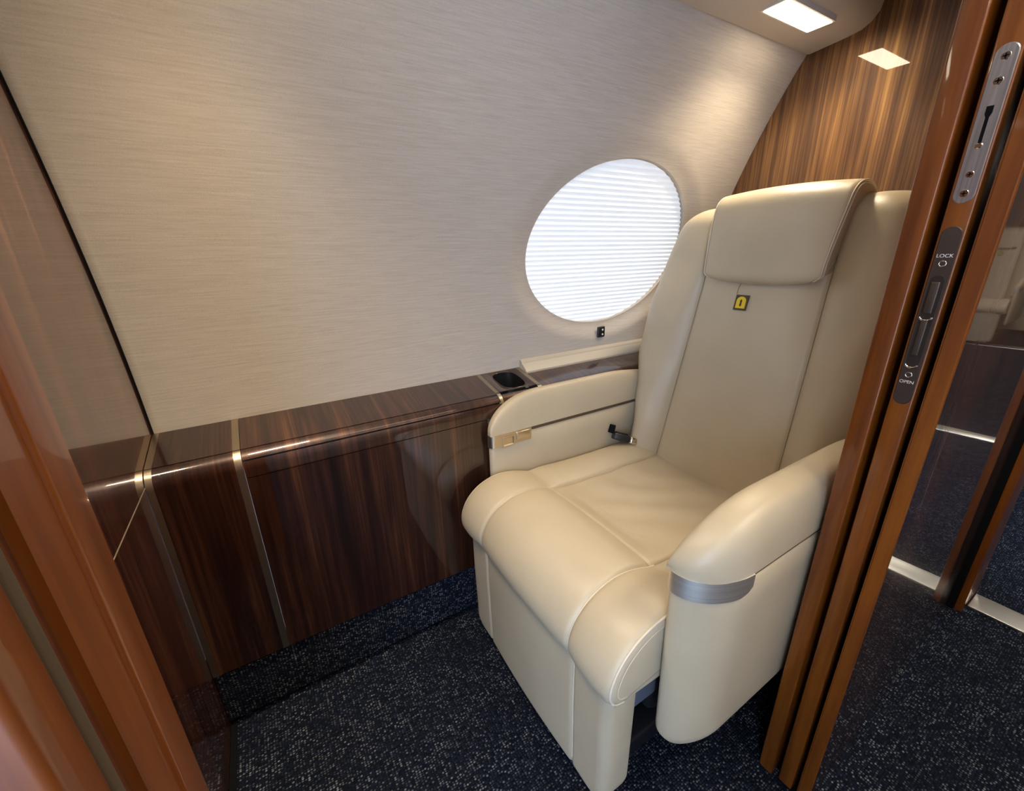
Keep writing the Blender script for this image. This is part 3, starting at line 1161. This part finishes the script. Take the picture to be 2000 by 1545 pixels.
def build_back():
    zs = [lerp(BZ0, BZ1 - 0.09, k / 40) for k in range(41)]
    zs += [BZ1 - 0.09 + 0.09 * math.sin(math.pi / 2 * k / 14) for k in range(1, 15)]
    rings = []

    def front(z, y):
        a = abs(y)
        W = half_w(z)
        s = min(seam_y(z), W * 0.72)
        if a <= s:
            f = 0.011 * (1 - (a / s) ** 2) ** 0.6
        else:
            q = (a - s) / (W - s)
            b = bolster(z)
            f = b * math.sin(min(1.0, q / 0.62) * math.pi / 2)
            if q > 0.55:
                e = (q - 0.55) / 0.45
                f -= 0.085 * (1 - math.sqrt(max(0.0, 1 - e * e)))
        f -= 0.006 * math.exp(-((a - s) / 0.005) ** 2)
        rt_ = 0.045
        if z > BZ1 - rt_:
            k = min(1.0, (z - (BZ1 - rt_)) / rt_)
            f -= 0.05 * (1 - math.sqrt(max(0.0, 1 - k * k)))
        return back_x(z) - f
    for z in zs:
        W = half_w(z)
        s = min(seam_y(z), W * 0.72)
        ys = [-W + (W - s) * (1 - math.cos(math.pi / 2 * k / 14)) for k in range(0, 14)]
        ys += [-s - 0.006, -s - 0.003, -s, -s + 0.003, -s + 0.006] + [lerp(-s + 0.012, s - 0.012, k / 14) for k in range(15)] + [s - 0.006, s - 0.003, s, s + 0.003, s + 0.006]
        ys += [W - (W - s) * (1 - math.cos(math.pi / 2 * k / 14)) for k in range(13, -1, -1)]
        ys.sort()
        ring = [(front(z, y), SC + y, z) for y in ys]
        xe = max(ring[0][0], ring[-1][0])
        rt_ = 0.05
        k = max(0.0, (z - (BZ1 - rt_)) / rt_)
        xbk = back_x(z) + 0.135 - 0.06 * (1 - math.sqrt(max(0.0, 1 - min(1, k) ** 2)))
        xbk = max(xbk, xe + 0.01)
        for j in range(1, 8):
            a = math.pi / 2 * j / 8
            ring.append((lerp(xe, xbk, math.sin(a)), SC + W * (1 - 0.10 * (1 - math.cos(a))), z))
        for j in range(0, 9):
            ring.append((xbk, SC + lerp(W * 0.88, -W * 0.88, j / 8), z))
        for j in range(7, 0, -1):
            a = math.pi / 2 * j / 8
            ring.append((lerp(xe, xbk, math.sin(a)), SC - W * (1 - 0.10 * (1 - math.cos(a))), z))
        rings.append(ring)
    bk = loft('backrest', rings, 'leather', seat, True, True, True, 70)
    for sg in (-1, 1):
        pts = []
        for k in range(30):
            z = lerp(0.40, 1.06, k / 29)
            y = sg * seam_y(z)
            pts.append((front(z, y) - 0.0002, SC + y, z))
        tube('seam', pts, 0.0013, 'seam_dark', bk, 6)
    # safety placard with its loop
    zc, yc = 0.921, SC + 0.022
    nrm_z = SLOPE
    tg = empty('placard', '', '')
    del tg['label'], tg['category']
    tg.parent = seat
    L = math.hypot(1, SLOPE)
    mtx = Matrix(((0, SLOPE / L, -1 / L, front(zc, yc - SC) - 0.003), (-1, 0, 0, yc), (0, 1 / L, SLOPE / L, zc), (0, 0, 0, 1)))
    tg.matrix_world = mtx
    tg['label'] = 'small yellow and black placard'

    def flat(name, pts, z0, z1, mat, par):
        return loft(name, [[(x, y, z0) for x, y in pts], [(x, y, z1) for x, y in pts]], mat, par)
    flat('backing', [(-0.0175, -0.0195), (0.0165, -0.0195), (0.0175, 0.0195), (-0.0165, 0.0195)], -0.0015, 0.0015, 'placard_dark', tg)
    arch = [(-0.0125, -0.0145), (0.0125, -0.0145), (0.0125, 0.004)] + [(0.0125 * math.cos(math.pi * k / 12), 0.004 + 0.0115 * math.sin(math.pi * k / 12)) for k in range(1, 12)] + [(-0.0125, 0.004)]
    flat('yellow_field', arch, 0.0015, 0.0022, 'yellow', tg)
    sym = []
    for k in range(24):
        a = 2 * math.pi * k / 24
        rad = 0.0055 + 0.0025 * math.cos(2 * a - math.pi)
        sym.append((0.72 * rad * math.cos(a), -0.001 + 1.15 * rad * math.sin(a)))
    flat('symbol', sym, 0.0022, 0.0027, 'placard_dark', tg)
    tube('loop', catmull([(-0.010, 0.058, 0.001), (-0.012, 0.050, 0.002), (-0.016, 0.036, 0.002), (-0.0165, 0.021, 0.001)], 5), 0.0007, 'seam_dark', tg, 5)
    return front


front_fn = build_back()


# headrest folded over the top of the back
def build_headrest():
    outer = [(1.093, 0.975), (1.073, 0.984), (1.071, 1.01), (1.083, 1.08), (1.097, 1.135), (1.110, 1.168), (1.135, 1.187), (1.170, 1.192), (1.204, 1.183), (1.222, 1.162), (1.226, 1.140)]
    inner = [(1.215, 1.115), (1.200, 1.10), (1.185, 1.09), (1.170, 1.08), (1.155, 1.06), (1.140, 1.03), (1.122, 0.99)]
    P = catmull(outer + inner, 6, True)
    n = len(P)
    cxm = sum(p[0] for p in P) / n
    Nn = []
    for i in range(n):
        a, c = P[i - 1], P[(i + 1) % n]
        tx, tz = c[0] - a[0], c[1] - a[1]
        L = math.hypot(tx, tz) or 1
        Nn.append((tz / L, -tx / L))
    k0 = 12
    if Nn[k0][0] > 0:
        Nn = [(-a, -c) for a, c in Nn]
    HW0, HW1 = 0.146, 0.158
    R = 0.014

    def hw(z):
        w_ = lerp(HW0, HW1, smooth01((z - 0.98) / 0.2))
        r = 0.022
        if z < 0.978 + r:
            k = (0.978 + r - z) / r
            w_ -= r * (1 - math.sqrt(max(0.0, 1 - min(1, k) ** 2)))
        return w_
    rings = []
    cols = []
    for k in range(0, 7):
        a = math.pi / 2 * k / 6
        cols.append((-1, R * (1 - math.sin(a)), R * (1 - math.sin(a)), R * math.cos(a)))
    rings = []
    seq = []
    for k in range(0, 7):
        a = math.pi / 2 * k / 6
        seq.append((-1.0, -R + R * math.cos(a), R * (1 - math.sin(a))))
    for k in range(1, 24):
        seq.append((lerp(-1, 1, k / 24), None, 0.0))
    for k in range(6, -1, -1):
        a = math.pi / 2 * k / 6
        seq.append((1.0, -R + R * math.cos(a), R * (1 - math.sin(a))))
    for u, dy, ins in seq:
        ring = []
        for i in range(n):
            x, z = P[i]
            W = hw(z)
            if dy is None:
                y = u * (W - R)
                bul = 0.007 * (1 - u * u)
            else:
                y = u * (W + dy)
                bul = 0.0
            ring.append((x + Nn[i][0] * (bul - ins), SC - 0.009 + y, z + Nn[i][1] * (bul - ins)))
        rings.append(ring)
    hr = loft('headrest', rings, 'leather', seat, True, True, True, 60)
    for sg in (-1, 1):
        for (dd, ins, rr) in ((0.0025, 0.003, 0.0015), (0.0003, 0.009, 0.0015)):
            pts = []
            for i in range(4, 60):
                x, z = P[i]
                pts.append((x - Nn[i][0] * ins, SC - 0.009 + sg * (hw(z) - dd), z - Nn[i][1] * ins))
            tube('piping', pts, rr, 'seam_light', hr, 6)
    return hr


build_headrest()

# seat belt buckle tucked in the corner of cushion and back
bu = empty('belt_buckle', '', '')
del bu['label'], bu['category']
bu.parent = seat
bu['label'] = 'black and chrome seat belt buckle'
bu.location = (0.938, SC + 0.256, 0.478)
bu.scale = (1.25, 1.25, 1.25)
bu.rotation_euler = (math.radians(-20), math.radians(15), math.radians(-35))
box('buckle_body', -0.030, 0.012, -0.014, 0.014, -0.008, 0.010, 'black_plastic', bu, 0.004)
box('buckle_tongue', 0.012, 0.034, -0.015, 0.015, -0.010, 0.011, 'chrome', bu, 0.005)
box('release_flap', -0.026, 0.006, -0.010, 0.010, 0.010, 0.0135, 'black_metal', bu, 0.0012)
box('belt_slot', -0.045, -0.030, -0.010, 0.010, 0.006, 0.028, 'black', bu, 0.002)

# seat frame and pedestal
ba = empty('seat_base', '', '')
del ba['label'], ba['category']
ba.parent = seat
box('frame', 0.50, 1.12, SC - 0.262, SC + 0.262, 0.21, 0.333, 'black_metal', ba, 0.01)
box('pedestal', 0.60, 1.02, SC - 0.20, SC + 0.20, 0.04, 0.215, 'black_metal', ba, 0.02)
for s in (-1, 1):
    box('floor_rail', 0.47, 1.15, SC + s * 0.19 - 0.03, SC + s * 0.19 + 0.03, 0.0, 0.05, 'black_metal', ba, 0.008)
box('side_bracket', 0.452, 0.56, SC - 0.262, SC - 0.240, 0.255, 0.335, 'grey_bracket', ba, 0.006)
box('rail_end', 0.462, 0.476, SC - 0.215, SC - 0.195, 0.006, 0.022, 'chrome', ba, 0.002)
tube('latch_pin', [(0.50, SC - 0.30, 0.205), (0.50, SC - 0.30, 0.225)], 0.004, 'chrome', ba, 8)


# two seats of the main cabin, mirrored in the glossy partition
def copy_tree(o, parent=None):
    c = o.copy()
    C.objects.link(c)
    if parent is not None:
        c.parent = parent
        c.matrix_parent_inverse = o.matrix_parent_inverse.copy()
    for ch in list(o.children):
        copy_tree(ch, c)
    return c


for (px, py, lab) in ((6.20, -1.37, 'cream cabin seat mirrored in the glossy partition, nearer one'),
                      (7.40, -1.16, 'cream cabin seat mirrored at the right edge, farther one')):
    c = copy_tree(seat)
    c['label'] = lab
    c.location = (px, py, 0)
